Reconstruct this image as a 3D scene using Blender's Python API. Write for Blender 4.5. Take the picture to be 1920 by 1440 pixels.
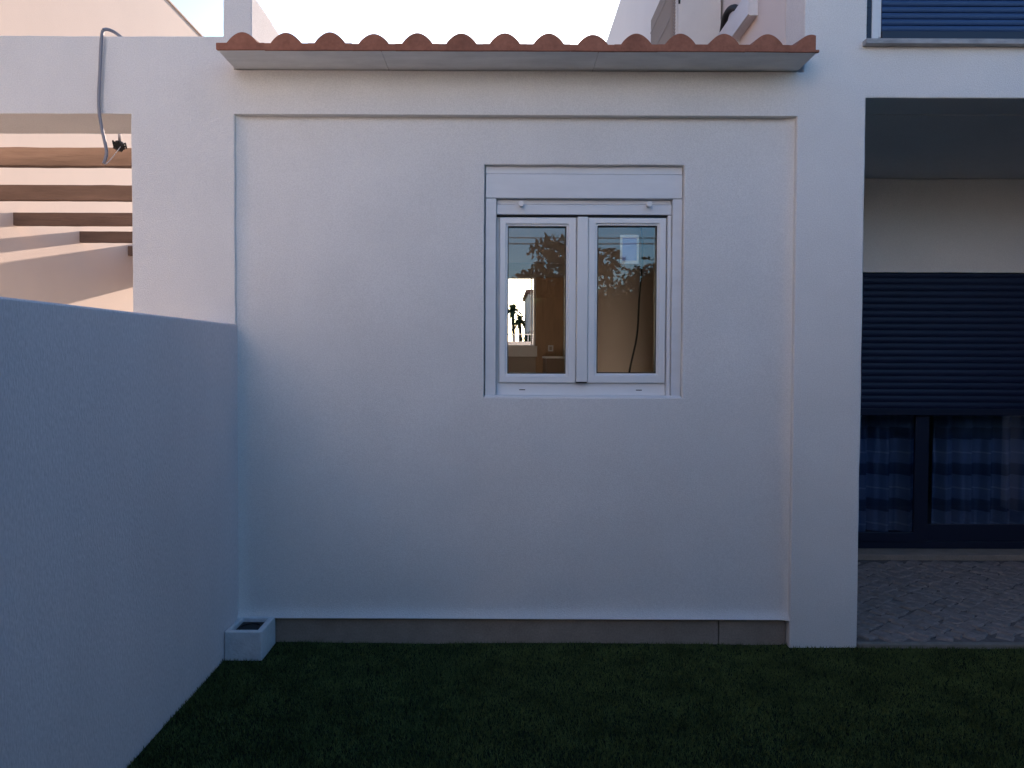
import bpy, bmesh, math, random
from mathutils import Vector, Matrix, noise
random.seed(7)
sc = bpy.context.scene
for o in list(bpy.data.objects): bpy.data.objects.remove(o)
COL = sc.collection

# ------------------------------------------------------------------ camera
cam_d = bpy.data.cameras.new('camera'); cam = bpy.data.objects.new('camera', cam_d); COL.objects.link(cam)
cam_d.sensor_fit = 'HORIZONTAL'; cam_d.sensor_width = 36.0
cam_d.lens = 36.0 * 1442 / 1920
cam_d.shift_x = 20 / 1920; cam_d.shift_y = -13 / 1920
cam_d.clip_start = 0.05; cam_d.clip_end = 2000
cam.matrix_world = (Matrix.Translation((0, -4.1, 1.55)) @ Matrix.Rotation(math.radians(90 - 1.6), 4, 'X')
                    @ Matrix.Rotation(0.0038, 4, 'Z'))
sc.camera = cam

# ------------------------------------------------------------------ light
SUN = Vector((0.09, 1.0, 0.212)).normalized()          # direction towards the sun
SUN_EL = math.asin(SUN.z); SUN_AZ = math.atan2(SUN.x, SUN.y)
w = bpy.data.worlds.new('World'); sc.world = w; w.use_nodes = True
nt = w.node_tree; bg = nt.nodes['Background']
sky = nt.nodes.new('ShaderNodeTexSky'); sky.sky_type = 'NISHITA'; sky.sun_disc = False
sky.sun_elevation = SUN_EL; sky.sun_rotation = SUN_AZ
sky.air_density = 1.0; sky.dust_density = 1.5; sky.ozone_density = 4.3
nt.links.new(sky.outputs[0], bg.inputs[0]); bg.inputs[1].default_value = 0.088
sun_d = bpy.data.lights.new('sun', 'SUN'); sun_d.energy = 5.0; sun_d.angle = math.radians(0.5)
sun_d.color = (1.0, 0.80, 0.68)
sun = bpy.data.objects.new('sun', sun_d); COL.objects.link(sun)
sun.rotation_euler = SUN.to_track_quat('Z', 'Y').to_euler(); sun.location = (10, 20, 12)
sc.view_settings.view_transform = 'Standard'; sc.view_settings.look = 'None'
sc.view_settings.gamma = 1.0; sc.view_settings.use_curve_mapping = False
sc.view_settings.exposure = 2.06
sc.cycles.max_bounces = 10; sc.cycles.diffuse_bounces = 6; sc.cycles.transparent_max_bounces = 16

# ------------------------------------------------------------------ materials
def mat(name, col, rough=0.8, spec=0.3, metal=0.0, mottle=0.0, mscale=3.0, bump=0.0, bscale=100.0,
        bdist=0.004, fine=0.0, fscale=200.0, col2=None, stretch=None):
    m = bpy.data.materials.new(name); m.use_nodes = True
    t = m.node_tree; b = t.nodes['Principled BSDF']
    b.inputs['Base Color'].default_value = (*col, 1); b.inputs['Roughness'].default_value = rough
    b.inputs['Specular IOR Level'].default_value = spec; b.inputs['Metallic'].default_value = metal
    geo = t.nodes.new('ShaderNodeNewGeometry'); vec = geo.outputs['Position']
    if stretch:
        mp = t.nodes.new('ShaderNodeVectorMath'); mp.operation = 'MULTIPLY'
        t.links.new(vec, mp.inputs[0]); mp.inputs[1].default_value = stretch; vec = mp.outputs[0]
    if mottle or fine:
        n = t.nodes.new('ShaderNodeTexNoise'); n.inputs['Scale'].default_value = mscale
        n.inputs['Detail'].default_value = 6; n.inputs['Roughness'].default_value = 0.65
        t.links.new(vec, n.inputs['Vector'])
        mr = t.nodes.new('ShaderNodeMapRange'); mr.inputs[1].default_value = 0.3; mr.inputs[2].default_value = 0.7
        t.links.new(n.outputs[0], mr.inputs[0])
        mx = t.nodes.new('ShaderNodeMix'); mx.data_type = 'RGBA'
        c2 = col2 if col2 else tuple(c * (1 - mottle) for c in col)
        mx.inputs[6].default_value = (*c2, 1); mx.inputs[7].default_value = (*col, 1)
        t.links.new(mr.outputs[0], mx.inputs[0]); out = mx.outputs[2]
        if fine:
            n2 = t.nodes.new('ShaderNodeTexNoise'); n2.inputs['Scale'].default_value = fscale; n2.inputs['Detail'].default_value = 2
            t.links.new(vec, n2.inputs['Vector'])
            mr2 = t.nodes.new('ShaderNodeMapRange'); mr2.inputs[1].default_value = 0.3; mr2.inputs[2].default_value = 0.7
            mr2.inputs[3].default_value = 1 - fine; mr2.inputs[4].default_value = 1 + fine * 0.4
            t.links.new(n2.outputs[0], mr2.inputs[0])
            hs = t.nodes.new('ShaderNodeHueSaturation'); t.links.new(out, hs.inputs['Color']); t.links.new(mr2.outputs[0], hs.inputs['Value'])
            out = hs.outputs[0]
        t.links.new(out, b.inputs['Base Color'])
    if bump:
        nb = t.nodes.new('ShaderNodeTexNoise'); nb.inputs['Scale'].default_value = bscale; nb.inputs['Detail'].default_value = 4
        t.links.new(vec, nb.inputs['Vector'])
        bp = t.nodes.new('ShaderNodeBump'); bp.inputs['Strength'].default_value = bump; bp.inputs['Distance'].default_value = bdist
        t.links.new(nb.outputs[0], bp.inputs['Height']); t.links.new(bp.outputs[0], b.inputs['Normal'])
    return m
M = {}
M['plaster'] = mat('white_render', (0.78, 0.77, 0.76), 0.95, 0.15, mottle=0.085, mscale=1.7, bump=0.55, bscale=170, bdist=0.004, fine=0.10, fscale=160)
M['plaster_garden'] = mat('garden_wall_render', (0.78, 0.71, 0.72), 0.95, 0.15, mottle=0.10, mscale=2.0, bump=0.6, bscale=150, bdist=0.004, fine=0.12, fscale=140, stretch=(1, 1, 0.35))
M['plaster_warm'] = mat('cream_render', (0.69, 0.565, 0.475), 0.95, 0.15, mottle=0.05, mscale=0.8, bump=0.4, bscale=90, bdist=0.004)
M['plaster_side'] = mat('pale_pink_render', (0.76, 0.70, 0.67), 0.95, 0.15, mottle=0.05, mscale=0.8, bump=0.4, bscale=90)
M['paint_box'] = mat('painted_mortar', (0.70, 0.73, 0.76), 0.9, 0.2, mottle=0.18, mscale=16, bump=0.7, bscale=70, bdist=0.006)
M['soffit'] = mat('fibre_cement', (0.78, 0.80, 0.81), 0.85, 0.2, mottle=0.18, mscale=5, bump=0.15, bscale=60, stretch=(1, 3, 1))
M['tile'] = mat('terracotta', (0.36, 0.150, 0.100), 0.85, 0.2, mottle=0.35, mscale=9, bump=0.35, bscale=120, bdist=0.003, fine=0.12, fscale=60)
M['stone'] = mat('grey_stone', (0.34, 0.285, 0.24), 0.75, 0.3, mottle=0.25, mscale=7, bump=0.12, bscale=80, fine=0.15, fscale=110)
M['mortar'] = mat('dark_joint', (0.05, 0.045, 0.04), 0.95, 0.1)
M['pvc'] = mat('white_pvc', (0.78, 0.79, 0.80), 0.38, 0.4, mottle=0.05, mscale=4)
M['pvc_dull'] = mat('white_lacquered_metal', (0.72, 0.74, 0.77), 0.5, 0.4, mottle=0.08, mscale=5, stretch=(1, 1, 4))
M['gasket'] = mat('black_rubber', (0.012, 0.012, 0.014), 0.6)
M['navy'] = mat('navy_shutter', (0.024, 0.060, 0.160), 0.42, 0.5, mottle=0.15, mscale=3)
M['navy_porch_shade'] = mat('navy_shutter_in_shade', (0.010, 0.016, 0.048), 0.45, 0.4, mottle=0.15, mscale=3)  # same navy paint as upper shutter, porch shade darkened into the colour
M['navy_dark'] = mat('dark_navy_frame', (0.010, 0.014, 0.035), 0.4, 0.5)
M['marble'] = mat('grey_marble', (0.42, 0.42, 0.44), 0.45, 0.4, mottle=0.5, mscale=9, stretch=(1, 4, 4), bump=0.1, bscale=50)
M['wood'] = mat('brown_stained_timber', (0.18, 0.115, 0.085), 0.8, 0.2, mottle=0.35, mscale=14, bump=0.5, bscale=30, bdist=0.01, stretch=(0.15, 1, 1))
M['wood_room'] = mat('orange_wood', (0.52, 0.33, 0.19), 0.5, 0.4, mottle=0.3, mscale=8, stretch=(4, 1, 0.4))
M['room_wall'] = mat('room_paint', (0.46, 0.40, 0.35), 0.9, 0.2)
M['room_floor'] = mat('room_floor_boards', (0.20, 0.13, 0.09), 0.4)
M['conduit'] = mat('grey_plastic_conduit', (0.25, 0.25, 0.285), 0.6, 0.3)
M['black'] = mat('black_plastic', (0.02, 0.02, 0.022), 0.6, 0.3)
M['grille'] = mat('taupe_grille', (0.34, 0.29, 0.26), 0.7, 0.3)
M['ac'] = mat('aged_white_enamel', (0.70, 0.68, 0.65), 0.5, 0.4, mottle=0.08, mscale=6)
M['cobble'] = mat('limestone_cobble', (0.35, 0.29, 0.265), 0.75, 0.3, mottle=0.4, mscale=11, bump=0.3, bscale=60, bdist=0.006, fine=0.2, fscale=40)
M['sand'] = mat('joint_sand', (0.22, 0.19, 0.18), 0.95, 0.1, mottle=0.5, mscale=14)
M['paving'] = mat('pale_concrete', (0.33, 0.31, 0.29), 0.9, 0.2, mottle=0.25, mscale=3)
M['kerb'] = mat('pale_kerb', (0.27, 0.245, 0.21), 0.85, mottle=0.3, mscale=12)
M['soil'] = mat('earth', (0.06, 0.045, 0.03), 0.95, mottle=0.4, mscale=2)
M['bark'] = mat('bark', (0.07, 0.05, 0.035), 0.95, mottle=0.4, mscale=10)
M['leaf'] = mat('leaf', (0.030, 0.055, 0.018), 0.7, 0.25, mottle=0.5, mscale=3)
M['palm'] = mat('palm_frond', (0.05, 0.07, 0.025), 0.7, mottle=0.3, mscale=3)
M['grass'] = mat('artificial_turf', (0.135, 0.185, 0.062), 0.75, 0.12, mottle=0.6, mscale=5, fine=0.5, fscale=90)
M['turf'] = mat('turf_backing', (0.007, 0.016, 0.008), 0.95, 0.1)
M['sheer'] = mat('sheer_curtain', (0.30, 0.35, 0.44), 0.9, 0.1)
M['sticker_white'] = mat('sticker_border', (0.80, 0.81, 0.82), 0.6)
M['sticker_blue'] = mat('sticker_lilac', (0.42, 0.48, 0.80), 0.6)

def glass(name, tint, ior=1.5):
    m = bpy.data.materials.new(name); m.use_nodes = True; t = m.node_tree; t.nodes.clear()
    o = t.nodes.new('ShaderNodeOutputMaterial'); tr = t.nodes.new('ShaderNodeBsdfTransparent'); gl = t.nodes.new('ShaderNodeBsdfGlossy')
    fr = t.nodes.new('ShaderNodeFresnel'); mx = t.nodes.new('ShaderNodeMixShader')
    tr.inputs[0].default_value = (*tint, 1); gl.inputs['Roughness'].default_value = 0.0; fr.inputs['IOR'].default_value = ior
    gl.inputs[0].default_value = (1, 1, 1, 1)
    n = t.nodes.new('ShaderNodeTexNoise'); n.inputs['Scale'].default_value = 2.5
    g = t.nodes.new('ShaderNodeNewGeometry'); t.links.new(g.outputs['Position'], n.inputs['Vector'])
    bp = t.nodes.new('ShaderNodeBump'); bp.inputs['Strength'].default_value = 0.004; bp.inputs['Distance'].default_value = 0.02
    t.links.new(n.outputs[0], bp.inputs['Height']); t.links.new(bp.outputs[0], gl.inputs['Normal'])
    t.links.new(fr.outputs[0], mx.inputs[0]); t.links.new(tr.outputs[0], mx.inputs[1]); t.links.new(gl.outputs[0], mx.inputs[2])
    t.links.new(mx.outputs[0], o.inputs[0]); return m
M['glass'] = glass('window_glass', (0.92, 0.93, 0.92), 1.62)
M['glass_porch'] = glass('porch_glass', (0.60, 0.68, 0.80), 1.5)

# ------------------------------------------------------------------ helpers
def link(o, parent=None):
    COL.objects.link(o)
    if parent is not None: o.parent = parent
    return o
def tag(o, label=None, cat=None, group=None, kind=None):
    if label: o['label'] = label
    if cat: o['category'] = cat
    if group: o['group'] = group
    if kind: o['kind'] = kind
    return o
def empty(name, loc=(0, 0, 0), label=None, cat=None, group=None):
    o = bpy.data.objects.new(name, None); o.location = loc; o.empty_display_size = 0.1
    link(o); tag(o, label, cat, group); return o
def from_bm(name, bm, m, parent=None, smooth=False, bevel=0.0, seg=2):
    me = bpy.data.meshes.new(name); bm.normal_update(); bm.to_mesh(me); bm.free()
    me.materials.append(m if not isinstance(m, str) else M[m])
    if smooth:
        for p in me.polygons: p.use_smooth = True
    o = bpy.data.objects.new(name, me); link(o)
    if parent is not None:
        o.parent = parent; o.location = -Vector(parent_world(parent))
    if bevel:
        b = o.modifiers.new('bevel', 'BEVEL'); b.width = bevel; b.segments = seg; b.limit_method = 'ANGLE'; b.angle_limit = math.radians(50)
        b.harden_normals = False
    return o
def parent_world(p):
    v = Vector(p.location)
    while p.parent: p = p.parent; v += Vector(p.location)
    return v
def bbox(bm, x0, x1, y0, y1, z0, z1):
    vs = [bm.verts.new(c) for c in ((x0, y0, z0), (x1, y0, z0), (x1, y1, z0), (x0, y1, z0), (x0, y0, z1), (x1, y0, z1), (x1, y1, z1), (x0, y1, z1))]
    for f in ((0, 3, 2, 1), (4, 5, 6, 7), (0, 1, 5, 4), (1, 2, 6, 5), (2, 3, 7, 6), (3, 0, 4, 7)): bm.faces.new([vs[i] for i in f])
    return vs
def box(name, x0, x1, y0, y1, z0, z1, m, parent=None, bevel=0.0, seg=2):
    bm = bmesh.new(); bbox(bm, x0, x1, y0, y1, z0, z1)
    return from_bm(name, bm, m, parent, bevel=bevel, seg=seg)
def frame_bm(x0, x1, z0, z1, y0, y1, wl, wr, wb, wt):
    """picture frame with mitred corners, open in the middle"""
    bm = bmesh.new()
    O = [(x0, z0), (x1, z0), (x1, z1), (x0, z1)]; I = [(x0 + wl, z0 + wb), (x1 - wr, z0 + wb), (x1 - wr, z1 - wt), (x0 + wl, z1 - wt)]
    R = [[bm.verts.new((x, y, z)) for x, z in P] for P in (O, I) for y in (y0, y1)]
    of, ob, inf, inb = R
    for i in range(4):
        j = (i + 1) % 4
        bm.faces.new((of[i], of[j], inf[j], inf[i])); bm.faces.new((ob[j], ob[i], inb[i], inb[j]))
        bm.faces.new((of[j], of[i], ob[i], ob[j])); bm.faces.new((inf[i], inf[j], inb[j], inb[i]))
    return bm
def cuts(vals, step):
    vals = sorted(vals); out = [vals[0]]
    for a, b in zip(vals, vals[1:]):
        n = max(1, round((b - a) / step))
        out += [a + (b - a) * k / n for k in range(1, n + 1)]
    return out
def grid_wall(name, xs, zs, solid, y0, y1, m, parent=None, step=0.06, jit=0.0022, bevel=0.006, shape=None, seed=0.0, along='x', seg=2):
    """wall sheet with square openings, one welded mesh; edges hand-finished (slightly wavy)"""
    X = cuts(xs, step); Z = cuts(zs, step); bm = bmesh.new(); V = {}
    lo, hi, zl, zh = X[0], X[-1], Z[0], Z[-1]
    def v(i, k, s):
        key = (i, k, s)
        if key not in V:
            x, z = X[i], Z[k]; y = y0 if s == 0 else y1
            p = Vector((x * 5.1 + seed, z * 5.1, 3.3)); q = Vector((x * 17 + seed, z * 17, 9.1))
            dx = (noise.noise(p) + 0.6 * noise.noise(q)) * jit if lo < x < hi else 0
            dz = (noise.noise(p + Vector((40, 0, 0))) + 0.6 * noise.noise(q + Vector((40, 0, 0)))) * jit if zl < z < zh else 0
            if s == 0:
                y += noise.noise(Vector((x * 2.2 + seed, z * 2.2, 1))) * jit * 0.8
                if shape: y += shape(x, z)
            co = (x + dx, y, z + dz) if along == 'x' else (y, x + dx, z + dz)
            V[key] = bm.verts.new(co)
        return V[key]
    def S(i, k):
        if not (0 <= i < len(X) - 1 and 0 <= k < len(Z) - 1): return False
        return solid((X[i] + X[i + 1]) / 2, (Z[k] + Z[k + 1]) / 2)
    for i in range(len(X) - 1):
        for k in range(len(Z) - 1):
            if not S(i, k): continue
            bm.faces.new((v(i, k, 0), v(i + 1, k, 0), v(i + 1, k + 1, 0), v(i, k + 1, 0)))
            bm.faces.new((v(i, k, 1), v(i, k + 1, 1), v(i + 1, k + 1, 1), v(i + 1, k, 1)))
            if not S(i - 1, k): bm.faces.new((v(i, k, 0), v(i, k + 1, 0), v(i, k + 1, 1), v(i, k, 1)))
            if not S(i + 1, k): bm.faces.new((v(i + 1, k, 0), v(i + 1, k, 1), v(i + 1, k + 1, 1), v(i + 1, k + 1, 0)))
            if not S(i, k - 1): bm.faces.new((v(i, k, 0), v(i, k, 1), v(i + 1, k, 1), v(i + 1, k, 0)))
            if not S(i, k + 1): bm.faces.new((v(i, k + 1, 0), v(i + 1, k + 1, 0), v(i + 1, k + 1, 1), v(i, k + 1, 1)))
    bmesh.ops.recalc_face_normals(bm, faces=bm.faces)
    o = from_bm(name, bm, m, parent, bevel=bevel, seg=seg, smooth=True)
    o.data.set_sharp_from_angle(angle=math.radians(40)); return o
def tube_bm(bm, pts, rad, n=8, cap=True):
    pts = [Vector(p) for p in pts]; rads = rad if isinstance(rad, (list, tuple)) else [rad] * len(pts); rings = []
    up = Vector((0.13, 0.2, 1)).normalized()
    for i, p in enumerate(pts):
        d = (pts[min(i + 1, len(pts) - 1)] - pts[max(i - 1, 0)]).normalized()
        a = d.cross(up if abs(d.dot(up)) < 0.95 else Vector((1, 0, 0))).normalized(); b = d.cross(a)
        rings.append([bm.verts.new(p + (a * math.cos(t) + b * math.sin(t)) * rads[i]) for t in [2 * math.pi * k / n for k in range(n)]])
    for r0, r1 in zip(rings, rings[1:]):
        for k in range(n): bm.faces.new((r0[k], r0[(k + 1) % n], r1[(k + 1) % n], r1[k]))
    if cap: bm.faces.new(rings[0]); bm.faces.new(list(reversed(rings[-1])))
def tube(name, pts, rad, m, parent=None, n=8):
    bm = bmesh.new(); tube_bm(bm, pts, rad, n); bmesh.ops.recalc_face_normals(bm, faces=bm.faces)
    return from_bm(name, bm, m, parent, smooth=True)
def spline(pts, k=8):
    pts = [Vector(p) for p in pts]; P = [pts[0]] + pts + [pts[-1]]; out = []
    for i in range(1, len(P) - 2):
        a, b, c, d = P[i - 1:i + 3]
        for j in range(k):
            t = j / k
            out.append(0.5 * ((2 * b) + (c - a) * t + (2 * a - 5 * b + 4 * c - d) * t * t + (-a + 3 * b - 3 * c + d) * t ** 3))
    return out + [pts[-1]]
def child_copy(src, parent, loc=None, rot=None):
    c = src.copy(); COL.objects.link(c); c.parent = parent
    if loc is not None: c.location = loc
    if rot is not None: c.rotation_euler = rot
    return c

# ================================================================== SETTING
bm = bmesh.new()
vs = [bm.verts.new(c) for c in ((-600, -600, -0.03), (600, -600, -0.03), (600, 600, -0.03), (-600, 600, -0.03))]; bm.faces.new(vs)
tag(from_bm('ground', bm, 'soil'), kind='structure')
bm = bmesh.new(); LX0, LX1, LY0, LY1 = -1.415, 13.0, -5.2, 0.06
nx, ny = 200, 70; G = []
def lawn_z(x, y):
    return 0.006 * noise.noise(Vector((x * 1.1, y * 1.1, 0))) + 0.004 * noise.noise(Vector((x * 4, y * 4, 5))) - 0.016
for i in range(nx + 1):
    G.append([])
    for j in range(ny + 1):
        x = LX0 + (LX1 - LX0) * i / nx; y = LY0 + (LY1 - LY0) * j / ny
        G[-1].append(bm.verts.new((x, y, lawn_z(x, y))))
for i in range(nx):
    for j in range(ny): bm.faces.new((G[i][j], G[i + 1][j], G[i + 1][j + 1], G[i][j + 1]))
tag(from_bm('lawn', bm, 'turf', smooth=True), kind='structure')
# artificial grass blades
import numpy as np
rng = np.random.default_rng(3)
def blades(x0, x1, y0, y1, n, hmin, hmax, wd):
    x = rng.uniform(x0, x1, n); y = rng.uniform(y0, y1, n)
    keep = ~((x < -1.205) & (y > -0.22)) & ~((y > 0.035) & (x < 1.55)) & ~((y > -0.012) & (x > 1.555))
    x = x[keep]; y = y[keep]; n = len(x)
    z = np.array([lawn_z(a, b) for a, b in zip(x, y)])
    h = rng.uniform(hmin, hmax, n) * (0.85 + 0.3 * np.array([noise.noise(Vector((a * 2.5, b * 2.5, 8))) for a, b in zip(x, y)]))
    an = rng.uniform(0, 2 * np.pi, n); le = rng.uniform(0.1, 0.75, n) * h; la = rng.uniform(0, 2 * np.pi, n)
    dx = np.cos(an) * wd; dy = np.sin(an) * wd
    A = np.stack([x - dx, y - dy, z], 1); B = np.stack([x + dx, y + dy, z], 1)
    T = np.stack([x + np.cos(la) * le, y + np.sin(la) * le, z + h], 1)
    return np.stack([A, B, T], 1).reshape(-1, 3)
V = np.concatenate([blades(-1.41, 3.4, -1.45, 0.05, 170000, 0.013, 0.026, 0.0022), blades(-1.41, 4.5, -3.0, -1.45, 70000, 0.014, 0.032, 0.0032)])
me = bpy.data.meshes.new('grass'); nv = len(V); nf = nv // 3
me.vertices.add(nv); me.vertices.foreach_set('co', V.astype(np.float32).ravel())
me.loops.add(nv); me.loops.foreach_set('vertex_index', np.arange(nv, dtype=np.int32))
me.polygons.add(nf); me.polygons.foreach_set('loop_start', np.arange(0, nv, 3, dtype=np.int32)); me.polygons.foreach_set('loop_total', np.full(nf, 3, dtype=np.int32))
me.update(); me.validate(); me.materials.append(M['grass'])
g = bpy.data.objects.new('grass', me); link(g)
tag(g, 'short dark green artificial grass in front of the white wall', 'grass', kind='stuff')

# ================================================================== NEIGHBOUR HOUSE (sunlit side wall)
nb = empty('neighbour_house', (-4.43, 2, 0), 'tall cream rendered house side wall, sunlit, behind the slatted pergola', 'house')
box('wall', -9.5, -4.28, -9, 12, -0.03, 6.06, 'plaster_warm', nb)
box('coping', -9.53, -4.262, -9.02, 12.02, 6.062, 6.085, 'plaster_warm', nb)

pv = box('bounce_paving', -4.279, -1.585, -8.5, 12.0, -0.03, -0.012, 'paving'); tag(pv, kind='structure')  # unseen pale paving, added to bounce sun onto neighbour wall and lintel
# ================================================================== SCREEN WALL over the passage
sw = empty('screen_wall', (-2.8, 0.18, 0), 'white rendered wall with a large opening onto the brown timber slats', 'wall')
grid_wall('wall', [-4.275, -1.962, -1.473, -1.416, -1.322], [-0.03, 2.818, 3.062, 3.225, 3.455],
          lambda x, z: (x > -1.473 and z > 3.062) or (x < -1.416 and z < 3.225 and (x > -1.962 or z > 2.818)), 0.0, 0.37, 'plaster', sw, seed=2.0, bevel=0.005)

# ================================================================== GARDEN WALL
gw = empty('garden_wall', (-1.5, -2.5, 0), 'grey-white rendered garden wall running alongside the lawn', 'wall')
grid_wall('wall', [-7.0, 0.034], [-0.03, 1.712], lambda x, z: True, -1.414, -1.58, 'plaster_garden', gw, step=0.12, jit=0.003, bevel=0.008, along='y', seed=7)

# ================================================================== ANNEX
XL, XR, ZT, ZB = -1.416, 1.557, 2.82, 0.125
an = empty('annex', (0, 2.4, 0), 'white single-storey annex with a framed recess, one window and terracotta eaves', 'annex')
grid_wall('wall_band', [XL - .004, XR + .004], [ZT, 3.05], lambda x, z: True, -0.0022, 0.045, 'plaster', an, seed=4.0, bevel=0.0015)
WX0, WX1, WZ0, WZ1 = -0.094, 0.975, 1.325, 2.571
def panel_shape(x, z):
    s = 0.0
    if x < XL + 0.075: s -= 0.024 * (1 - (x - XL) / 0.075) ** 2
    if x > XR - 0.06: s -= 0.014 * (1 - (XR - x) / 0.06) ** 2
    if z < ZB + 0.06: s -= 0.026 * (1 - (z - ZB) / 0.06) ** 1.6
    return s
grid_wall('wall_panel', [XL - 0.02, XL, XL + 0.012, XL + 0.024, XL + 0.036, XL + 0.05, XL + 0.06, XL + 0.075, XL + 0.10, WX0, WX1, XR - 0.06, XR - 0.03, XR, XR + 0.02],
          [ZB, ZB + 0.012, ZB + 0.025, ZB + 0.04, ZB + 0.06, WZ0, WZ1, 2.9],
          lambda x, z: not (WX0 < x < WX1 and WZ0 < z < WZ1), 0.042, 0.25, 'plaster', an, seed=9.0, bevel=0.005, shape=panel_shape, step=0.05)
box('wall_backing', -1.40, 1.58, 0.075, 0.25, -0.03, ZB - 0.002, 'mortar', an)
for a, b in ((-1.30, 1.185), (1.191, 1.552)):
    box('plinth_stone', a, b, 0.046, 0.085, -0.03, ZB - 0.004, 'stone', an, bevel=0.0025)
box('party_wall', -1.470, -1.325, 0.075, 4.9, -0.03, 3.452, 'plaster', an, bevel=0.006)
box('rear_wall_right', 0.80, 1.585, 4.72, 4.9, -0.03, 3.0, 'room_wall', an)
# rear wall around the far window
FX0, FX1, FZ0, FZ1 = -1.24, 0.385, 1.64, 2.45
grid_wall('rear_wall', [-1.32, FX0, FX1, 0.798], [-0.03, FZ0, FZ1, 3.0], lambda x, z: not (FX0 < x < FX1 and FZ0 < z < FZ1), 4.72, 4.9, 'room_wall', an, step=0.4, jit=0, bevel=0)
box('room_wall_left', -1.318, -1.27, 0.255, 4.715, 0.0, 2.6, 'room_wall', an)
box('room_wall_right', 1.50, 1.585, 0.255, 4.715, 0.0, 2.6, 'room_wall', an)
box('room_ceiling', -1.318, 1.585, 0.255, 4.715, 2.605, 2.9, 'room_wall', an)
box('room_floor', -1.318, 1.585, 0.255, 4.715, -0.02, 0.0, 'room_floor', an)
tube('room_column', [(1.03, 2.4, 0.002), (1.03, 2.4, 2.602)], 0.245, 'room_wall', an, 40)
wd = box('wooden_panel', 0.392, 0.70, 4.66, 4.715, 0.002, 2.44, 'wood_room', an, bevel=0.004)
box('door_jamb', 0.705, 0.745, 4.64, 4.715, 0.9, 2.46, 'pvc', an)
fw = from_bm('rear_window', frame_bm(FX0, FX1, FZ0, FZ1, 4.70, 4.78, 0.02, 0.02, 0.03, 0.02), 'pvc', an)
box('sill', FX0, FX1 + 0.02, 4.62, 4.698, FZ0 - 0.10, FZ0 + 0.02, 'pvc', fw)
bar = box('glazing_bar', 0.335, 0.350, 4.72, 4.75, FZ0 + 0.03, FZ1 - 0.02, 'pvc', fw)

# ---- eaves soffit and roof
for a, b in ((-1.409, -0.6012), (-0.5995, 0.4750), (0.4767, 1.556)):
    box('soffit_slab', a, b, -0.262, 0.20, 3.054, 3.074, 'soffit', an, bevel=0.0015)
SL = math.radians(9)
roof = box('roof_deck', -1.31, 1.584, 0.205, 4.9, 2.92, 3.03, 'mortar', an)
bm = bmesh.new(); y0r, y1r = -0.24, 4.9
for x0, x1 in ((-1.30, 1.552),):
    a = [(x0, y0r, 3.076), (x1, y0r, 3.076), (x1, y1r, 3.076 + (y1r - y0r) * math.tan(SL) - 0.02), (x0, y1r, 3.076 + (y1r - y0r) * math.tan(SL) - 0.02), (x0, y1r, 3.04), (x1, y1r, 3.04), (x1, 0.21, 3.04), (x0, 0.21, 3.04)]
    q = [bm.verts.new(c) for c in a]
    bm.faces.new((q[0], q[1], q[2], q[3])); bm.faces.new((q[3], q[2], q[5], q[4])); bm.faces.new((q[4], q[5], q[6], q[7])); bm.faces.new((q[7], q[6], q[1], q[0]))
    bm.faces.new((q[0], q[3], q[4], q[7])); bm.faces.new((q[1], q[6], q[5], q[2]))
rf = from_bm('roof', bm, 'mortar', an)
TP = 0.2157; HB = 0.052; WB = 0.150
def tile_profile(x0, x1, n=32):
    out = []
    for k in range(n + 1):
        x = x0 + (x1 - x0) * k / n; d = abs(x) / (WB / 2)
        z = 0.034
        if d < 1: z += HB * math.cos(d * math.pi * 0.5) ** 0.82
        out.append((x, z))
    return out
def tile_mesh(x0, x1, L=0.42, drop=0.024):
    bm = bmesh.new(); prof = tile_profile(x0, x1); A = []
    ends = ((0.0, 0.0), (L, L * math.tan(SL)))
    for y, dz in ends:
        top = [bm.verts.new((x, y, z + dz)) for x, z in prof]
        bot = [bm.verts.new((x, y, dz - (0.0 if y == 0 else 0.0))) for x, z in (prof[0], prof[-1])]
        A.append((top, bot))
    (t0, b0), (t1, b1) = A
    for k in range(len(t0) - 1): bm.faces.new((t0[k], t0[k + 1], t1[k + 1], t1[k]))
    bm.faces.new([b0[0]] + [b0[1]] + list(reversed(t0))); bm.faces.new([b1[1], b1[0]] + t1)
    bm.faces.new((b0[0], t0[0], t1[0], b1[0])); bm.faces.new((b0[1], b1[1], t1[-1], t0[-1])); bm.faces.new((b0[0], b1[0], b1[1], b0[1]))
    bmesh.ops.recalc_face_normals(bm, faces=bm.faces)
    return bm
T0 = -1.282
def add_tile(src, ix, iy, first):
    o = src if first else child_copy(src, rf)
    x = T0 + ix * TP + random.uniform(-.0015, .0015)
    y = -0.27 + iy * 0.33 + (0.0012 if ix % 2 else 0) + random.uniform(-.0004, .0004)
    z = 3.051 + (iy * 0.33) * math.tan(SL) + (0.012 if iy else 0) + random.uniform(-.0003, .0003)
    o.location = Vector((x, y, z)) - parent_world(rf); o.rotation_euler = (0, random.uniform(-.003, .003), random.uniform(-.003, .003)); o.scale.z = 0.93 if ix in (3, 8) else random.uniform(.98, 1.02)
mid = from_bm('roof_tile', tile_mesh(-TP / 2 - .0012, TP / 2 + .0012), 'tile', rf, bevel=0.002)
fl = from_bm('roof_tile', tile_mesh(-0.129, TP / 2 + .0012), 'tile', rf, bevel=0.002)
rt = from_bm('roof_tile', tile_mesh(-TP / 2 - .0012, 0.022), 'tile', rf, bevel=0.002)
for iy in range(5):
    for ix in range(14):
        src = fl if ix == 0 else rt if ix == 13 else mid
        add_tile(src, ix, iy, iy == 0 and ix in (0, 1, 13))
box('tile_lip', 1.5435, 1.5615, -0.268, -0.250, 3.051, 3.0625, 'tile', rf, bevel=0.002)

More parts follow.
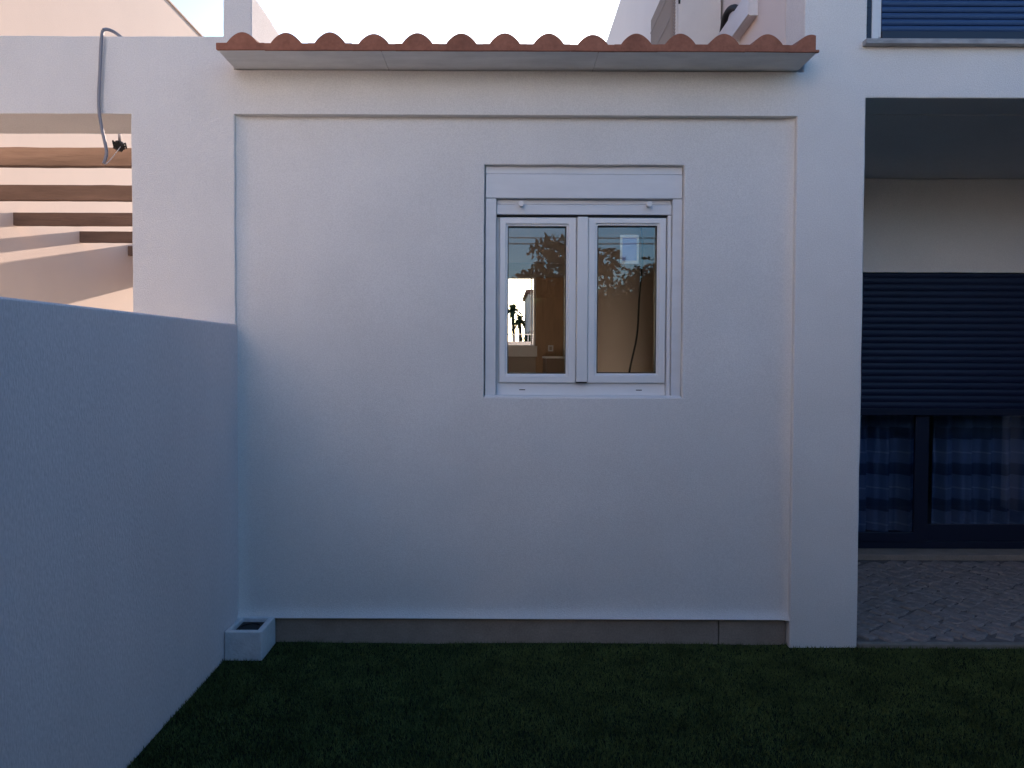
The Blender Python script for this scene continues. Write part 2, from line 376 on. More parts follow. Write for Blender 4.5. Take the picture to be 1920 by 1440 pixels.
# ---- the window
win = empty('window', (0.44, 0.15, 1.32)); win.parent = an; win.location = Vector((0.44, 0.15, 1.32)) - Vector(an.location)
def wbox(name, *a, **k): return box(name, *a, parent=win, **k)
wbox('head_strip', WX0 + .004, WX1 - .004, 0.074, 0.20, 2.530, WZ1 + .01, 'pvc_dull', bevel=0.002)
wbox('shutter_box', WX0 + .006, WX1 - .003, 0.068, 0.22, 2.399, 2.5275, 'pvc_dull', bevel=0.003)
wbox('guide_rail', -0.088, -0.030, 0.070, 0.20, WZ0 - .005, 2.3965, 'pvc_dull', bevel=0.003)
wbox('guide_rail', 0.921, 0.973, 0.070, 0.20, WZ0 - .005, 2.3965, 'pvc_dull', bevel=0.003)
wbox('guide_strip', 0.899, 0.918, 0.088, 0.20, WZ0 + .002, 2.312, 'pvc', bevel=0.002)
wbox('shutter_slat', -0.027, 0.918, 0.104, 0.125, 2.372, 2.3965, 'pvc_dull', bevel=0.004)
wbox('shutter_end_rail', -0.0285, 0.9195, 0.090, 0.13, 2.315, 2.3685, 'pvc_dull', bevel=0.003)
wbox('weather_seal', -0.027, 0.918, 0.097, 0.125, 2.3065, 2.3145, 'gasket')
for kx in (0.103, 0.791):
    bm = bmesh.new(); tube_bm(bm, [(kx, 0.092, 2.366), (kx, 0.062, 2.366), (kx, 0.058, 2.366), (kx, 0.048, 2.366), (kx, 0.046, 2.366)], [0.011, 0.011, 0.015, 0.015, 0.012], 16)
    bmesh.ops.recalc_face_normals(bm, faces=bm.faces); from_bm('stopper_knob', bm, 'pvc', win, smooth=False, bevel=0.001)
from_bm('outer_frame', frame_bm(-0.0275, 0.8975, WZ0 + 0.002, 2.304, 0.118, 0.20, 0.012, 0.008, 0.074, 0.006), 'pvc', win, bevel=0.002)
def sash(x0, x1, z0, z1, gx0, gx1, gz0, gz1):
    s = from_bm('sash', frame_bm(x0, x1, z0, z1, 0.098, 0.165, gx0 - x0 - .012, x1 - gx1 - .012, gz0 - z0 - .012, z1 - gz1 - .012), 'pvc', win, bevel=0.006, seg=3)
    from_bm('glazing_bead', frame_bm(gx0 - .0125, gx1 + .0125, gz0 - .0125, gz1 + .0125, 0.106, 0.15, .010, .010, .010, .010), 'pvc', win, bevel=0.003)
    from_bm('gasket', frame_bm(gx0 - .003, gx1 + .003, gz0 - .003, gz1 + .003, 0.112, 0.15, .005, .005, .005, .005), 'gasket', win)
    box('pane', gx0 + .001, gx1 - .001, 0.124, 0.128, gz0 + .001, gz1 - .001, 'glass', win)
sash(-0.013, 0.406, 1.402, 2.301, 0.035, 0.349, 1.454, 2.252)
sash(0.470, 0.894, 1.402, 2.301, 0.523, 0.843, 1.458, 2.257)
wbox('meeting_post', 0.4085, 0.4675, 0.084, 0.16, 1.408, 2.303, 'pvc', bevel=0.004)
wbox('post_cap', 0.4105, 0.4655, 0.086, 0.14, 1.401, 1.4075, 'gasket')
for kx in (0.115, 0.755):
    wbox('drain_slot', kx - 0.016, kx + 0.016, 0.1155, 0.119, 1.361, 1.3655, 'gasket')
wbox('window_sill', WX0 + .002, WX1 - .002, 0.052, 0.115, WZ0 - 0.004, WZ0 + 0.010, 'pvc_dull', bevel=0.004)
from_bm('mounting_frame', frame_bm(WX0 - .01, WX1 + .01, WZ0 - .01, WZ1 + .01, 0.202, 0.246, 0.10, 0.10, 0.10, 0.30), 'pvc', win)
st = empty('sticker', (0.698, 0.131, 2.06), 'small lilac sticker with a white border on the right window pane', 'sticker')
box('border', 0.647, 0.750, 0.1295, 0.1305, 2.056, 2.213, 'sticker_white', st)
box('print', 0.660, 0.738, 0.1285, 0.1293, 2.073, 2.197, 'sticker_blue', st)
# things inside the room
cb = empty('cupboard', (0.70, 4.3, 0), 'dark cupboard with a pale worktop inside the annex room', 'cupboard')
box('carcass', 0.47, 0.99, 3.9, 4.6, 0.001, 1.522, 'room_floor', cb); box('worktop', 0.46, 1.0, 3.88, 4.61, 1.523, 1.545, 'sticker_white', cb)
tag(tube('hanging_cord', spline([(1.0, 1.5, 2.604), (1.02, 1.5, 2.3), (1.0, 1.5, 1.98), (0.985, 1.5, 1.7), (0.93, 1.5, 1.42), (0.90, 1.5, 1.1)], 6), 0.007, 'black', None, 8), 'black cord hanging from the room ceiling behind the right pane', 'cord')
sk = empty('wall_socket', (0.56, 4.65, 1.62), 'small white wall socket on the orange wood panel', 'socket')
box('plate', 0.53, 0.59, 4.648, 4.659, 1.60, 1.67, 'sticker_white', sk); box('insert', 0.545, 0.575, 4.642, 4.6475, 1.615, 1.655, 'room_wall', sk)

# ================================================================== TWO-STOREY HOUSE
PX0, PX1, PZ = 1.92, 5.2, 2.918
UX0, UX1, UZ0, UZ1 = 1.922, 4.4, 3.212, 4.6
hs = empty('two_storey_house', (4, 2.5, 0), 'white two-storey house with a dark covered porch and navy shutters', 'house')
grid_wall('front_wall', [1.557, 1.591, PX0, PX1, 6.5, 12.5], [-0.03, PZ, 3.05, UZ0, UZ1, 6.37], lambda x, z: not (x < 1.591 and z > 3.05) and not (PX0 < x < PX1 and z < PZ) and not (UX0 < x < UX1 and UZ0 < z < UZ1), 0.0, 0.28, 'plaster', hs, seed=13.0, bevel=0.006, step=0.07)
box('side_wall', 1.591, 1.85, 0.285, 7.9, -0.03, 6.37, 'plaster_side', hs)
box('roof_slab', 1.86, 12.5, 0.285, 7.9, 6.1, 6.36, 'plaster', hs)
box('east_wall', 12.25, 12.5, 0.285, 7.9, -0.03, 6.09, 'plaster', hs)
box('rear_wall', 1.86, 12.24, 7.7, 7.9, -0.03, 6.09, 'plaster', hs)
box('porch_ceiling', 1.855, 12.24, 0.283, 1.90, 2.9165, 3.05, 'plaster', hs)
PY = 1.82; DX0, DX1, DZ1 = 2.35, 4.75, 2.20
grid_wall('porch_back_wall', [1.855, DX0, DX1, 12.24], [0.0, DZ1, 2.915], lambda x, z: not (DX0 < x < DX1 and z < DZ1), PY, PY + 0.22, 'plaster', hs, seed=21.0, bevel=0.004, step=0.1)
box('door_threshold', DX0 - 0.05, DX1 + 0.05, PY - 0.10, PY + 0.2, 0.0, 0.045, 'stone', hs, bevel=0.004)
# slats
def slat_bm(x0, x1, pitch, depth=0.007):
    bm = bmesh.new(); n = 7; prof = []
    for k in range(n + 1):
        t = k / n; prof.append((-depth * math.sin(math.pi * (0.14 + 0.76 * t)), 0.001 + (pitch - 0.0035) * t))
    prof += [(0.004, pitch - 0.002), (0.004, 0.001)]
    L = [[bm.verts.new((x, y, z)) for y, z in prof] for x in (x0, x1)]
    m_ = len(prof)
    for k in range(m_): bm.faces.new((L[0][k], L[1][k], L[1][(k + 1) % m_], L[0][(k + 1) % m_]))
    bm.faces.new(L[0]); bm.faces.new(list(reversed(L[1]))); bmesh.ops.recalc_face_normals(bm, faces=bm.faces)
    return bm
def shutter(parent, x0, x1, y, z0, z1, pitch, rail, m='navy'):
    s = box('roller_shutter', x0, x1, y + 0.006, y + 0.012, z0, z1, 'navy_dark', parent)
    n = int((z1 - z0 - rail) / pitch); src = None
    box('bottom_rail', x0, x1, y - 0.012, y + 0.004, z0, z0 + rail, 'navy_dark', s, bevel=0.003)
    for k in range(n + 1):
        zz = z0 + rail + k * pitch
        if zz + pitch > z1 + 0.03: break
        if src is None: o = src = from_bm('slat', slat_bm(x0, x1, pitch), m, s, smooth=False)
        else: o = child_copy(src, s)
        o.location = Vector((0, y, zz)) - parent_world(s)
    return s
shutter(hs, DX0 + 0.005, DX1 - 0.005, PY + 0.04, 1.10, 2.197, 0.0508, 0.05, 'navy_porch_shade')
# porch sliding door
dr = empty('sliding_door', (3.5, PY + 0.1, 0.0)); dr.parent = hs; dr.location = Vector((3.5, PY + 0.1, 0)) - Vector(hs.location)
from_bm('door_frame', frame_bm(DX0 + .003, DX1 - .003, 0.046, 2.19, PY + 0.085, PY + 0.19, 0.05, 0.05, 0.055, 0.05), 'navy_dark', dr, bevel=0.003)
for a, b, z0 , yy in ((DX0 + 0.055, 3.345, 0.175, 0.075), (3.255, DX1 - 0.055, 0.235, 0.10)):
    from_bm('sash', frame_bm(a, b, 0.102, 2.15, PY + yy, PY + yy + 0.03, 0.105, 0.105, z0 - 0.102, 0.08), 'navy_dark', dr, bevel=0.003)
    box('pane', a + 0.10, b - 0.10, PY + yy + 0.012, PY + yy + 0.018, z0 - 0.005, 2.075, 'glass_porch', dr)
t_ = M['sheer'].node_tree; b_ = t_.nodes['Principled BSDF']
g_ = t_.nodes.new('ShaderNodeNewGeometry'); sx_ = t_.nodes.new('ShaderNodeSeparateXYZ'); t_.links.new(g_.outputs['Position'], sx_.inputs[0])
ml = t_.nodes.new('ShaderNodeMath'); ml.operation = 'MULTIPLY'; ml.inputs[1].default_value = 3.4; t_.links.new(sx_.outputs['Z'], ml.inputs[0])
fr_ = t_.nodes.new('ShaderNodeMath'); fr_.operation = 'FRACT'; t_.links.new(ml.outputs[0], fr_.inputs[0])
cr = t_.nodes.new('ShaderNodeValToRGB'); t_.links.new(fr_.outputs[0], cr.inputs[0]); t_.links.new(cr.outputs[0], b_.inputs['Base Color'])
cr.color_ramp.elements[0].color = (.16, .19, .25, 1); cr.color_ramp.elements[1].color = (.20, .23, .30, 1); cr.color_ramp.elements[1].position = .30
for p_, c_ in ((.34, (.38, .44, .56, 1)), (.60, (.40, .46, .58, 1)), (.63, (.70, .76, .86, 1)), (.66, (.40, .46, .58, 1)), (.94, (.36, .42, .54, 1))):
    e_ = cr.color_ramp.elements.new(p_); e_.color = c_
def curtain(x0, x1, yb, z0, z1, folds, seed, label):
    bm = bmesh.new(); n = 90; rows = [z0, z0 + .4, z0 + .9, z1]; P = []
    rr = random.Random(seed); ph = [rr.uniform(0, 6) for _ in range(3)]
    for j, z in enumerate(rows):
        P.append([])
        for k in range(n + 1):
            t = k / n; a = 0.055 * math.sin(t * folds * 6.283 + ph[0] + 0.12 * j) + 0.022 * math.sin(t * folds * 2.3 * 6.283 + ph[1])
            P[-1].append(bm.verts.new((x0 + (x1 - x0) * t, yb + a, z)))
    for j in range(3):
        for k in range(n): bm.faces.new((P[j][k], P[j][k + 1], P[j + 1][k + 1], P[j + 1][k]))
    o = from_bm('curtain', bm, 'sheer', None, smooth=True); tag(o, label, 'curtain', None)
    return o
curtain(2.45, 3.42, PY + 0.36, 0.12, 2.1, 5, 3, 'pale sheer curtain behind the left porch door pane, cut off by the pier')
curtain(3.56, 4.36, PY + 0.36, 0.12, 2.1, 5, 8, 'pale sheer curtain behind the right porch door pane')
# dark living room behind the porch door
box('living_room_back', 1.86, 12.24, 4.6, 4.7, 0.0, 2.89, 'room_wall', hs)
box('living_room_floor', 1.86, 12.24, PY + 0.23, 4.59, 0.0, 0.04, 'room_floor', hs)
box('living_room_ceiling', 1.86, 12.24, PY + 0.23, 4.69, 2.902, 3.0, 'plaster', hs)
# upper window
up = from_bm('upper_window', frame_bm(UX0 + .003, UX1 - .003, UZ0 + .001, UZ1 - .003, 0.10, 0.16, 0.04, 0.04, 0.03, 0.04), 'navy_dark', hs)
box('guide_rail', 1.9235, 1.965, 0.050, 0.098, UZ0 + .002, UZ1 - .01, 'navy_dark', up)
for k in range(16):
    box('rail_tooth', 1.9245, 1.945, 0.038, 0.049, UZ0 + 0.015 + k * 0.045, UZ0 + 0.043 + k * 0.045, 'navy_dark', up)
box('white_post', 1.967, 2.003, 0.048, 0.097, UZ0 + .002, UZ1 - .01, 'pvc_dull', up, bevel=0.002)
box('white_post_edge', 2.0045, 2.018, 0.052, 0.097, UZ0 + 0.042, UZ1 - .01, 'pvc_dull', up, bevel=0.002)
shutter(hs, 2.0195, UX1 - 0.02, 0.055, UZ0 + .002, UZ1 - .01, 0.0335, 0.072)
box('window_sill', 1.896, UX1 + 0.03, -0.045, 0.055, 3.184, UZ0 - .0005, 'marble', hs, bevel=0.003)

# ================================================================== PORCH PAVING
bed = box('porch_paving', 1.855, 6.2, 0.012, PY - 0.102, -0.03, 0.0, 'sand'); tag(bed, kind='structure')
kb = box('paving_edge', 1.925, 5.19, -0.008, 0.030, -0.028, 0.008, 'kerb', bed, bevel=0.004)
random.seed(11)
cs = 0.09; stones = []
c45, s45 = math.cos(math.radians(38)), math.sin(math.radians(38))
for i in range(-10, 70):
    for j in range(-60, 40):
        u = (i + 0.5 * (j % 2)) * cs; v_ = j * cs
        u += random.uniform(-.014, .014); v_ += random.uniform(-.014, .014)
        x = 1.9 + u * c45 - v_ * s45; y = u * s45 + v_ * c45
        if 1.87 < x < 4.6 and 0.066 < y < PY - 0.15: stones.append((x, y))
stones.sort(key=lambda s: (s[1] + 4.1) ** 2 + s[0] ** 2 * 0.3 + (10 if s[0] < 1.9 + s[1] * 0.43 or s[0] > 2.9 + s[1] * .7 else 0))
def stone_bm(bm, cx, cy, cz, rz, rs):
    h = cs * 0.5 * 0.985; pts = []
    for k, (sx, sy) in enumerate(((-1, -1), (1, -1), (1, 1), (-1, 1))):
        pts.append((sx * h * rs.uniform(.80, 1.05), sy * h * rs.uniform(.80, 1.05)))
    ca, sa = math.cos(rz), math.sin(rz); tz = [rs.uniform(-.0025, .0025) for _ in range(4)]
    def P(x, y, z): return bm.verts.new((cx + x * ca - y * sa, cy + x * sa + y * ca, cz + z))
    b = [P(x, y, -0.02) for x, y in pts]; m_ = [P(x, y, 0.004 + t) for (x, y), t in zip(pts, tz)]; t_ = [P(x * .86, y * .86, 0.0115 + t) for (x, y), t in zip(pts, tz)]
    for k in range(4):
        l = (k + 1) % 4
        bm.faces.new((b[k], b[l], m_[l], m_[k])); bm.faces.new((m_[k], m_[l], t_[l], t_[k]))
    bm.faces.new(t_)
variants = []
rs = random.Random(5)
for k in range(8):
    bm = bmesh.new(); stone_bm(bm, 0, 0, 0, 0, rs); me = bpy.data.meshes.new('cobble'); bm.to_mesh(me); bm.free(); me.materials.append(M['cobble']); variants.append(me)
for n, (x, y) in enumerate(stones[:300]):
    o = bpy.data.objects.new('cobble', variants[n % 8]); link(o, bed)
    o.location = Vector((x, y, rs.uniform(-.003, .003))) - Vector(bed.location); o.rotation_euler = (rs.uniform(-.012, .012), rs.uniform(-.012, .012), math.radians(38) + rs.uniform(-.28, .28))
if len(stones) > 300:
    bm = bmesh.new()
    for x, y in stones[300:]: stone_bm(bm, x, y, rs.uniform(-.003, .003), math.radians(38) + rs.uniform(-.28, .28), rs)
    o = from_bm('cobbles', bm, 'cobble', bed); o['kind'] = 'stuff'

# ================================================================== DRAIN BOX
db = empty('drain_box', (-1.315, -0.12, 0), 'small white masonry drain box in the corner by the garden wall', 'drain box')
X0, X1, Y0, Y1, ZT_ = -1.412, -1.220, -0.206, 0.038, 0.134; HX0, HX1, HY0, HY1 = -1.388, -1.252, -0.172, 0.004
bm = bmesh.new()
ring = lambda x0, x1, y0, y1, z: [bm.verts.new(c) for c in ((x0, y0, z), (x1, y0, z), (x1, y1, z), (x0, y1, z))]
r0 = ring(X0, X1, Y0, Y1, -0.03); r1 = ring(X0, X1, Y0, Y1, ZT_); r2 = ring(HX0, HX1, HY0, HY1, ZT_); r3 = ring(HX0 + .004, HX1 - .004, HY0 + .004, HY1 - .004, 0.02)
for a, b in ((r0, r1), (r1, r2), (r2, r3)):
    for k in range(4): bm.faces.new((a[k], a[(k + 1) % 4], b[(k + 1) % 4], b[k]))
bm.faces.new(r3)
bmesh.ops.recalc_face_normals(bm, faces=bm.faces)
from_bm('casing', bm, 'paint_box', db, bevel=0.007, seg=3)
bm = bmesh.new(); c = (-1.318, -0.085); n = 24
R_ = [[bm.verts.new((c[0] + r * math.cos(6.2832 * k / n), c[1] + r * math.sin(6.2832 * k / n), z)) for k in range(n)] for r, z in ((0.058, 0.0205), (0.058, 0.118), (0.051, 0.118), (0.051, 0.03))]
for a, b in zip(R_, R_[1:]):
    for k in range(n): bm.faces.new((a[k], a[(k + 1) % n], b[(k + 1) % n], b[k]))
bm.faces.new(R_[-1])
bmesh.ops.recalc_face_normals(bm, faces=bm.faces); from_bm('drain_pipe', bm, 'black', db)

# ================================================================== PERGOLA
pg = empty('pergola', (-3.1, 2.6, 0), 'brown timber slats of a pergola spanning between wall and neighbouring house', 'pergola')
src = None
def beam_bm():
    bm = bmesh.new(); n = 60; S = []
    for k in range(n + 1):
        x = -4.30 + (2.95) * k / n
        j = lambda q: 0.004 * noise.noise(Vector((x * 6, q, 0)))
        S.append([bm.verts.new(c) for c in ((x, -0.03, j(1)), (x, 0.03, j(2)), (x, 0.03, 0.110 + j(3)), (x, 0.012, 0.114 + j(5)), (x, -0.03, 0.110 + j(4)))])
    for a, b in zip(S, S[1:]):
        for k in range(5): bm.faces.new((a[k], b[k], b[(k + 1) % 5], a[(k + 1) % 5]))
    bm.faces.new(S[0]); bm.faces.new(list(reversed(S[-1]))); bmesh.ops.recalc_face_normals(bm, faces=bm.faces); return bm
for k, y in enumerate((0.60, 1.62, 2.70, 3.76, 4.77)):
    o = from_bm('beam', beam_bm(), 'wood', pg, bevel=0.003) if k == 0 else child_copy(src, pg)
    if k == 0: src = o
    o.location = Vector((0.0, y, 2.680 + random.uniform(-.003, .003))) - Vector(pg.location); o.rotation_euler = (0, random.uniform(-.0015, .0015), 0)
box('end_lintel', -4.278, -1.475, 5.02, 5.2, 2.40, 2.86, 'plaster_warm', pg)

# ================================================================== CABLE AND FITTING
cd = empty('cable', (-2.1, -0.03, 3.2), 'grey flexible conduit hooked over the wall top and dangling into the opening', 'cable')
P = spline([(-2.015, 0.10, 3.222), (-2.05, 0.02, 3.250), (-2.082, -0.022, 3.250), (-2.096, -0.030, 3.215), (-2.108, -0.028, 3.05), (-2.118, -0.026, 2.86), (-2.108, -0.022, 2.75), (-2.088, -0.018, 2.645), (-2.088, -0.012, 2.60), (-2.105, -0.008, 2.556)], 7)
tube('sleeve', P, 0.0085, 'conduit', cd, 10)
tube('wire', spline([(-2.105, -0.008, 2.556), (-2.11, 0.03, 2.565), (-2.15, 0.18, 2.64), (-2.205, 0.38, 2.75)], 6), 0.0022, 'pvc_dull', cd, 6)
lf = empty('lamp_holder', (-2.225, 0.40, 2.78), 'small dark lamp holder with taped wires hanging behind the lintel', 'lamp holder')
LX, LY, LZ = -2.222, 0.40, 2.758
box('hole_shade_plate', HX0 + .005, HX1 - .005, HY0 + .005, HY1 - .005, 0.100, 0.112, 'black', db)  # black sheet put in to stand for the shade inside the hole
tube('stem', [(LX, LY, 2.98), (LX, LY, 2.85), (LX + .002, LY, LZ + .02)], 0.0085, 'conduit', lf, 8)
bm = bmesh.new(); bmesh.ops.create_icosphere(bm, subdivisions=3, radius=0.030)
for v_ in bm.verts:
    d = v_.co.normalized(); v_.co *= 1 + 0.30 * noise.noise(d * 2.6) + 0.16 * noise.noise(d * 6)
    v_.co += Vector((LX, LY, LZ))
from_bm('taped_knot', bm, 'black', lf, smooth=True)
for k in range(5):
    a = k * 1.26; tube('wire_end', spline([(LX + .02 * math.cos(a), LY + .02 * math.sin(a), LZ), (LX + .034 * math.cos(a), LY + .034 * math.sin(a), LZ + .016 + .008 * (k % 2)), (LX + .036 * math.cos(a + .5), LY + .036 * math.sin(a + .5), LZ - .012)], 4), 0.005, 'black', lf, 6)

# ================================================================== AIR CONDITIONER
ac = empty('air_conditioner', (1.42, 1.95, 3.66), 'off-white outdoor air conditioning unit mounted on the house side wall above the roof', 'air conditioner')
AX0, AX1, AY0, AY1, AZ0, AZ1 = 1.262, 1.56, 1.52, 2.42, 3.72, 4.37
box('casing', AX0, AX1, AY0, AY1, AZ0, AZ1, 'ac', ac, bevel=0.012, seg=3)
box('side_panel', AX0 + 0.022, AX1 + 0.012, AY0 - 0.006, AY0 - 0.0005, AZ0 + 0.01, AZ1 - 0.012, 'ac', ac, bevel=0.002)
box('handle', AX0 + .004, AX0 + 0.018, AY0 - 0.004, AY0 - .0005, 4.09, 4.13, 'gasket', ac)
box('front_trim', AX0 - 0.010, AX0 - 0.0005, AY0 + 0.005, AY0 + 0.10, AZ0 + 0.005, AZ1 - 0.01, 'ac', ac, bevel=0.002)
gr = box('grille', AX0 - 0.006, AX0 - 0.0005, AY0 + 0.105, AY1 - 0.01, AZ0 + 0.02, AZ1 - 0.02, 'gasket', ac)
src = None
for k in range(34):
    y = AY0 + 0.112 + k * 0.0228
    if src is None: o = src = box('grille_bar', AX0 - 0.026, AX0 - 0.007, y, y + 0.008, AZ0 + 0.02, AZ1 - 0.02, 'grille', gr)
    else:
        o = child_copy(src, gr); o.location = Vector(src.location) + Vector((0, k * 0.0228, 0))
for k in range(3):
    z = AZ0 + 0.12 + k * 0.2; box('grille_rail', AX0 - 0.029, AX0 - 0.0265, AY0 + 0.108, AY1 - 0.012, z, z + 0.012, 'grille', gr)
for k in range(26):
    z = AZ0 + 0.03 + k * 0.0235; box('coil_fin', AX0 - 0.016, AX0 - 0.0105, AY0 + 0.02, AY0 + 0.085, z, z + 0.011, 'grille', gr)
for y in (AY0 + 0.15, AY1 - 0.2): box('bracket', AX0 + .03, 1.5905, y, y + 0.045, 3.66, 3.7195, 'ac', ac)
tk = empty('pipe_trunking', (1.57, 1.1, 3.68), 'white rectangular pipe trunking on the house side wall beside the air conditioner', 'trunking')
box('channel', 1.538, 1.5905, 0.752, 1.5, 3.675, 3.745, 'pvc_dull', tk, bevel=0.002)
box('cover', 1.528, 1.5375, 0.750, 1.5, 3.680, 3.83, 'pvc_dull', tk, bevel=0.002)
box('riser', 1.535, 1.5905, 0.755, 0.83, 3.746, 4.7, 'pvc_dull', tk, bevel=0.002)
tube('pipe', spline([(1.56, 1.42, 3.85), (1.55, 1.30, 3.92), (1.556, 1.15, 3.90), (1.565, 1.0, 3.80), (1.565, 0.98, 3.74)], 6), 0.022, 'black', tk, 8)
box('drop', 1.555, 1.5905, 1.12, 1.15, 3.60, 3.674, 'pvc_dull', tk)

# ================================================================== BEHIND THE CAMERA (mirrored trees and wires, added house and hedges) AND BEYOND THE ROOM
oh = empty('added_bounce_house', (-9, -13, -0.03), 'added sunlit two-storey white house out of view, bouncing light onto the annex', 'house')  # unseen house, added to bounce warm sunlight onto the facade
OW = [-20.0, -16.4, -12.8, -9.2, -5.6, -2.6]
grid_wall('wall', sorted([-22.0, -0.6] + OW + [v + 1.3 for v in OW[:-1]]), [-0.03, 3.9, 5.2, 6.9], lambda x, z: not (3.9 < z < 5.2 and any(v < x < v + 1.3 for v in OW[:-1])), -10.6, -10.9, 'plaster', oh, step=1.0, jit=0, bevel=0)
box('block', -21.95, -0.65, -16.0, -10.95, -0.03, 6.85, 'plaster_warm', oh)
for xx in OW[:-1]:
    f_ = from_bm('window', frame_bm(xx, xx + 1.3, 3.9, 5.2, -10.86, -10.80, .07, .07, .07, .07), 'pvc', oh); box('pane', xx + .07, xx + 1.23, -10.84, -10.83, 3.97, 5.13, 'navy_dark', f_)
box('cornice', -22.1, -0.5, -16.1, -10.5, 6.902, 7.05, 'plaster', oh)
def leaf_cloud(name, centres, n, size, m, parent, rs):
    V = []; F = []
    for _ in range(n):
        c, r = centres[rs.randrange(len(centres))]
        d = Vector((rs.gauss(0, 1), rs.gauss(0, 1), rs.gauss(0, 1))).normalized() * (rs.random() ** 0.45)
        p = Vector(c) + Vector((d.x * r[0], d.y * r[1], d.z * r[2]))
        a = Vector((rs.gauss(0, 1), rs.gauss(0, 1), rs.gauss(0, 1))).normalized(); b = a.orthogonal().normalized()
        s = size * rs.uniform(.6, 1.3); i = len(V)
        V += [p - a * s, p + b * s * .45, p + a * s, p - b * s * .45]; F.append((i, i + 1, i + 2, i + 3))
    me = bpy.data.meshes.new(name); me.from_pydata([tuple(v) for v in V], [], F); me.materials.append(M[m])
    o = bpy.data.objects.new(name, me); link(o)
    if parent: o.parent = parent; o.location = -parent_world(parent)
    return o
def tree(x, y, h, r, seed, label):
    rs = random.Random(seed); t = empty('tree', (x, y, -0.03), label, 'tree', None)
    bm = bmesh.new(); top = Vector((x + rs.uniform(-.3, .3), y, h * 0.62)); tube_bm(bm, [(x, y, -0.03), (x + .05, y, h * .25), top], [0.16, 0.12, 0.07], 8)
    cen = []
    for k in range(9):
        a = k * 0.7 + rs.random(); e = Vector((x + math.cos(a) * r * rs.uniform(.3, .9), y + math.sin(a) * r * rs.uniform(.3, .9), h * rs.uniform(.62, .95)))
        tube_bm(bm, [Vector((x + .03, y, h * .35 + k * .04)), (Vector((x, y, h * .5)) + e) / 2, e], [0.06, 0.04, 0.015], 5); cen.append((e, (r * .42, r * .42, r * .36)))
    cen.append((Vector((x, y, h * .72)), (r * .6, r * .6, r * .4)))
    from_bm('trunk', bm, 'bark', t); leaf_cloud('crown', cen, 1900, 0.075, 'leaf', t, rs)
tree(0.72, -9.5, 3.8, 0.95, 1, 'bushy evergreen tree mirrored in the left window pane')
tree(2.40, -9.8, 3.3, 1.1, 2, 'broad low tree mirrored in the right window pane')
rs = random.Random(4)
def shade_hedge(x0, x1, y0, y1, h, label):  # out-of-view hedges, added to cut low sky light on the facade
    g_ = empty('shade_hedge', ((x0 + x1) / 2, (y0 + y1) / 2, -0.03), label, 'shade_hedge', 'added hedges shading the lower facade')
    box('hedge_core', x0 + .08, x1 - .08, y0 + .1, y1 - .1, -0.03, h - .12, 'leaf', g_)
    cx, cy = max(2, int((x1 - x0) / .4)), max(1, int((y1 - y0) / .4)); cz = int(h / .42); dx, dy, dz = (x1 - x0) / cx, (y1 - y0) / cy, h / cz
    cen = [((x0 + dx * (i + .5), y0 + dy * (j + .5), dz * (k + .5)), (dx * .62, dy * .56, dz * .6)) for i in range(cx) for j in range(cy) for k in range(cz)]
    leaf_cloud('foliage', cen, len(cen) * 90, 0.05, 'leaf', g_, rs)
shade_hedge(-0.35, 2.25, -5.2, -4.65, 2.35, 'added low hedgerow opposite the window, blocking sky light from the lower wall')
shade_hedge(2.27, 13.0, -5.3, -4.6, 3.5, 'added unseen tall hedgerow opposite the porch, shading the lower wall')
shade_hedge(-1.38, -0.37, -5.3, -4.6, 3.3, 'added unseen tall narrow hedgerow at the garden wall end, shading the facade')
for x, lab in ((-13.0, 'wooden utility pole on the neighbouring house side of the street'), (15.0, 'wooden utility pole at the far end of the overhead wires')):
    u = empty('utility_pole', (x, -14, -0.03), lab, 'pole')
    tube('post', [(x, -14, -0.03), (x, -14, 5.4)], [0.13, 0.09], 'bark', u, 10); box('crossarm', x - .06, x + .06, -14.7, -13.3, 4.6, 4.72, 'bark', u)
for k, (yy, zz, sag, lab) in enumerate(((-14.6, 4.735, .30, 'outermost overhead wire on the pole crossarms'), (-13.4, 4.735, .62, 'innermost overhead wire on the pole crossarms'), (-14.0, 5.35, .75, 'overhead wire strung between the pole tops'))):
    o = tube('overhead_wire', [(-13 + 28 * t / 24, yy, zz - sag * (1 - (2 * t / 24 - 1) ** 2)) for t in range(25)], 0.014, 'black', None, 5)
    tag(o, lab, 'wire')
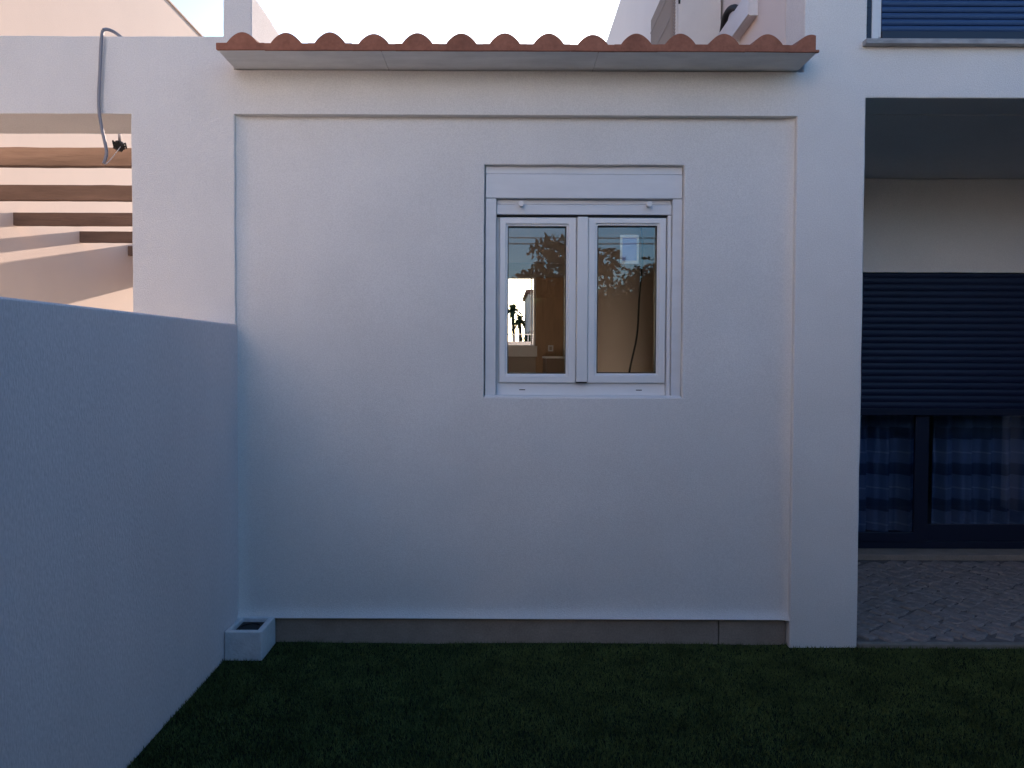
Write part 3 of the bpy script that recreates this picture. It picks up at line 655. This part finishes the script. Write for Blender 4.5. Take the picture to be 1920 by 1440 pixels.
def palm(x, y, h, r, seed, label):
    rs = random.Random(seed); t = empty('palm_tree', (x, y, -0.03), label, 'palm', 'palms beyond the annex rear window')
    tube('trunk', [(x, y, -0.03), (x + .1, y, h * .5), (x, y, h)], [0.16, 0.11, 0.10], 'bark', t, 8)
    bm = bmesh.new()
    for k in range(60):
        a = rs.uniform(0, 6.28); el = rs.uniform(-.5, 1.3); L = r * rs.uniform(.8, 1.15); prev = None
        for s in range(6):
            q = s / 5; d = L * q; p = Vector((x + math.cos(a) * d * math.cos(el), y + math.sin(a) * d * math.cos(el), h + d * math.sin(el) - 0.55 * L * q * q))
            wv = Vector((-math.sin(a), math.cos(a), 0)) * (0.16 * r * (1 - q) + .02); l, rr = bm.verts.new(p - wv), bm.verts.new(p + wv)
            if prev: bm.faces.new((prev[0], prev[1], rr, l))
            prev = (l, rr)
    from_bm('crown', bm, 'palm', t)
palm(0.72, 46, 4.5, 0.95, 1, 'taller palm seen through the annex rear window'); palm(1.18, 46, 3.9, 0.75, 2, 'shorter palm seen through the annex rear window')

rfn = empty('rear_fence', (0, 9.1, -0.03), 'low white wall topped with a thin railing beyond the annex rear window', 'fence')
box('wall', -1.4, 1.5, 9.0, 9.2, -0.03, 1.79, 'plaster', rfn); box('rail', -1.4, 1.5, 9.09, 9.115, 1.905, 1.925, 'pvc_dull', rfn)
for k in range(36): box('railing_bar', -1.39 + k * .08, -1.378 + k * .08, 9.095, 9.11, 1.7905, 1.9045, 'pvc_dull', rfn)
fh = empty('far_house', (3.2, 44, -0.03), 'distant pale house beyond the annex rear window', 'house')
box('wall', 1.55, 6.0, 41, 48, -0.03, 5.2, 'plaster_warm', fh); box('roof', 1.4, 6.15, 40.8, 48.2, 5.203, 5.4, 'tile', fh)
rs = random.Random(12); sh = empty('shrub', (1.35, 38, -0.03), 'rounded dark shrub beyond the annex rear window', 'shrub')
tube('stem', [(1.35, 38, -0.03), (1.35, 38, 2.0)], [0.08, 0.04], 'bark', sh, 6)
leaf_cloud('foliage', [((1.25, 38, 1.7), (.4, .4, .9)), ((1.55, 38, 2.2), (.35, .35, .7)), ((1.45, 38, 1.2), (.6, .5, 1.0))], 1500, 0.10, 'leaf', sh, rs)
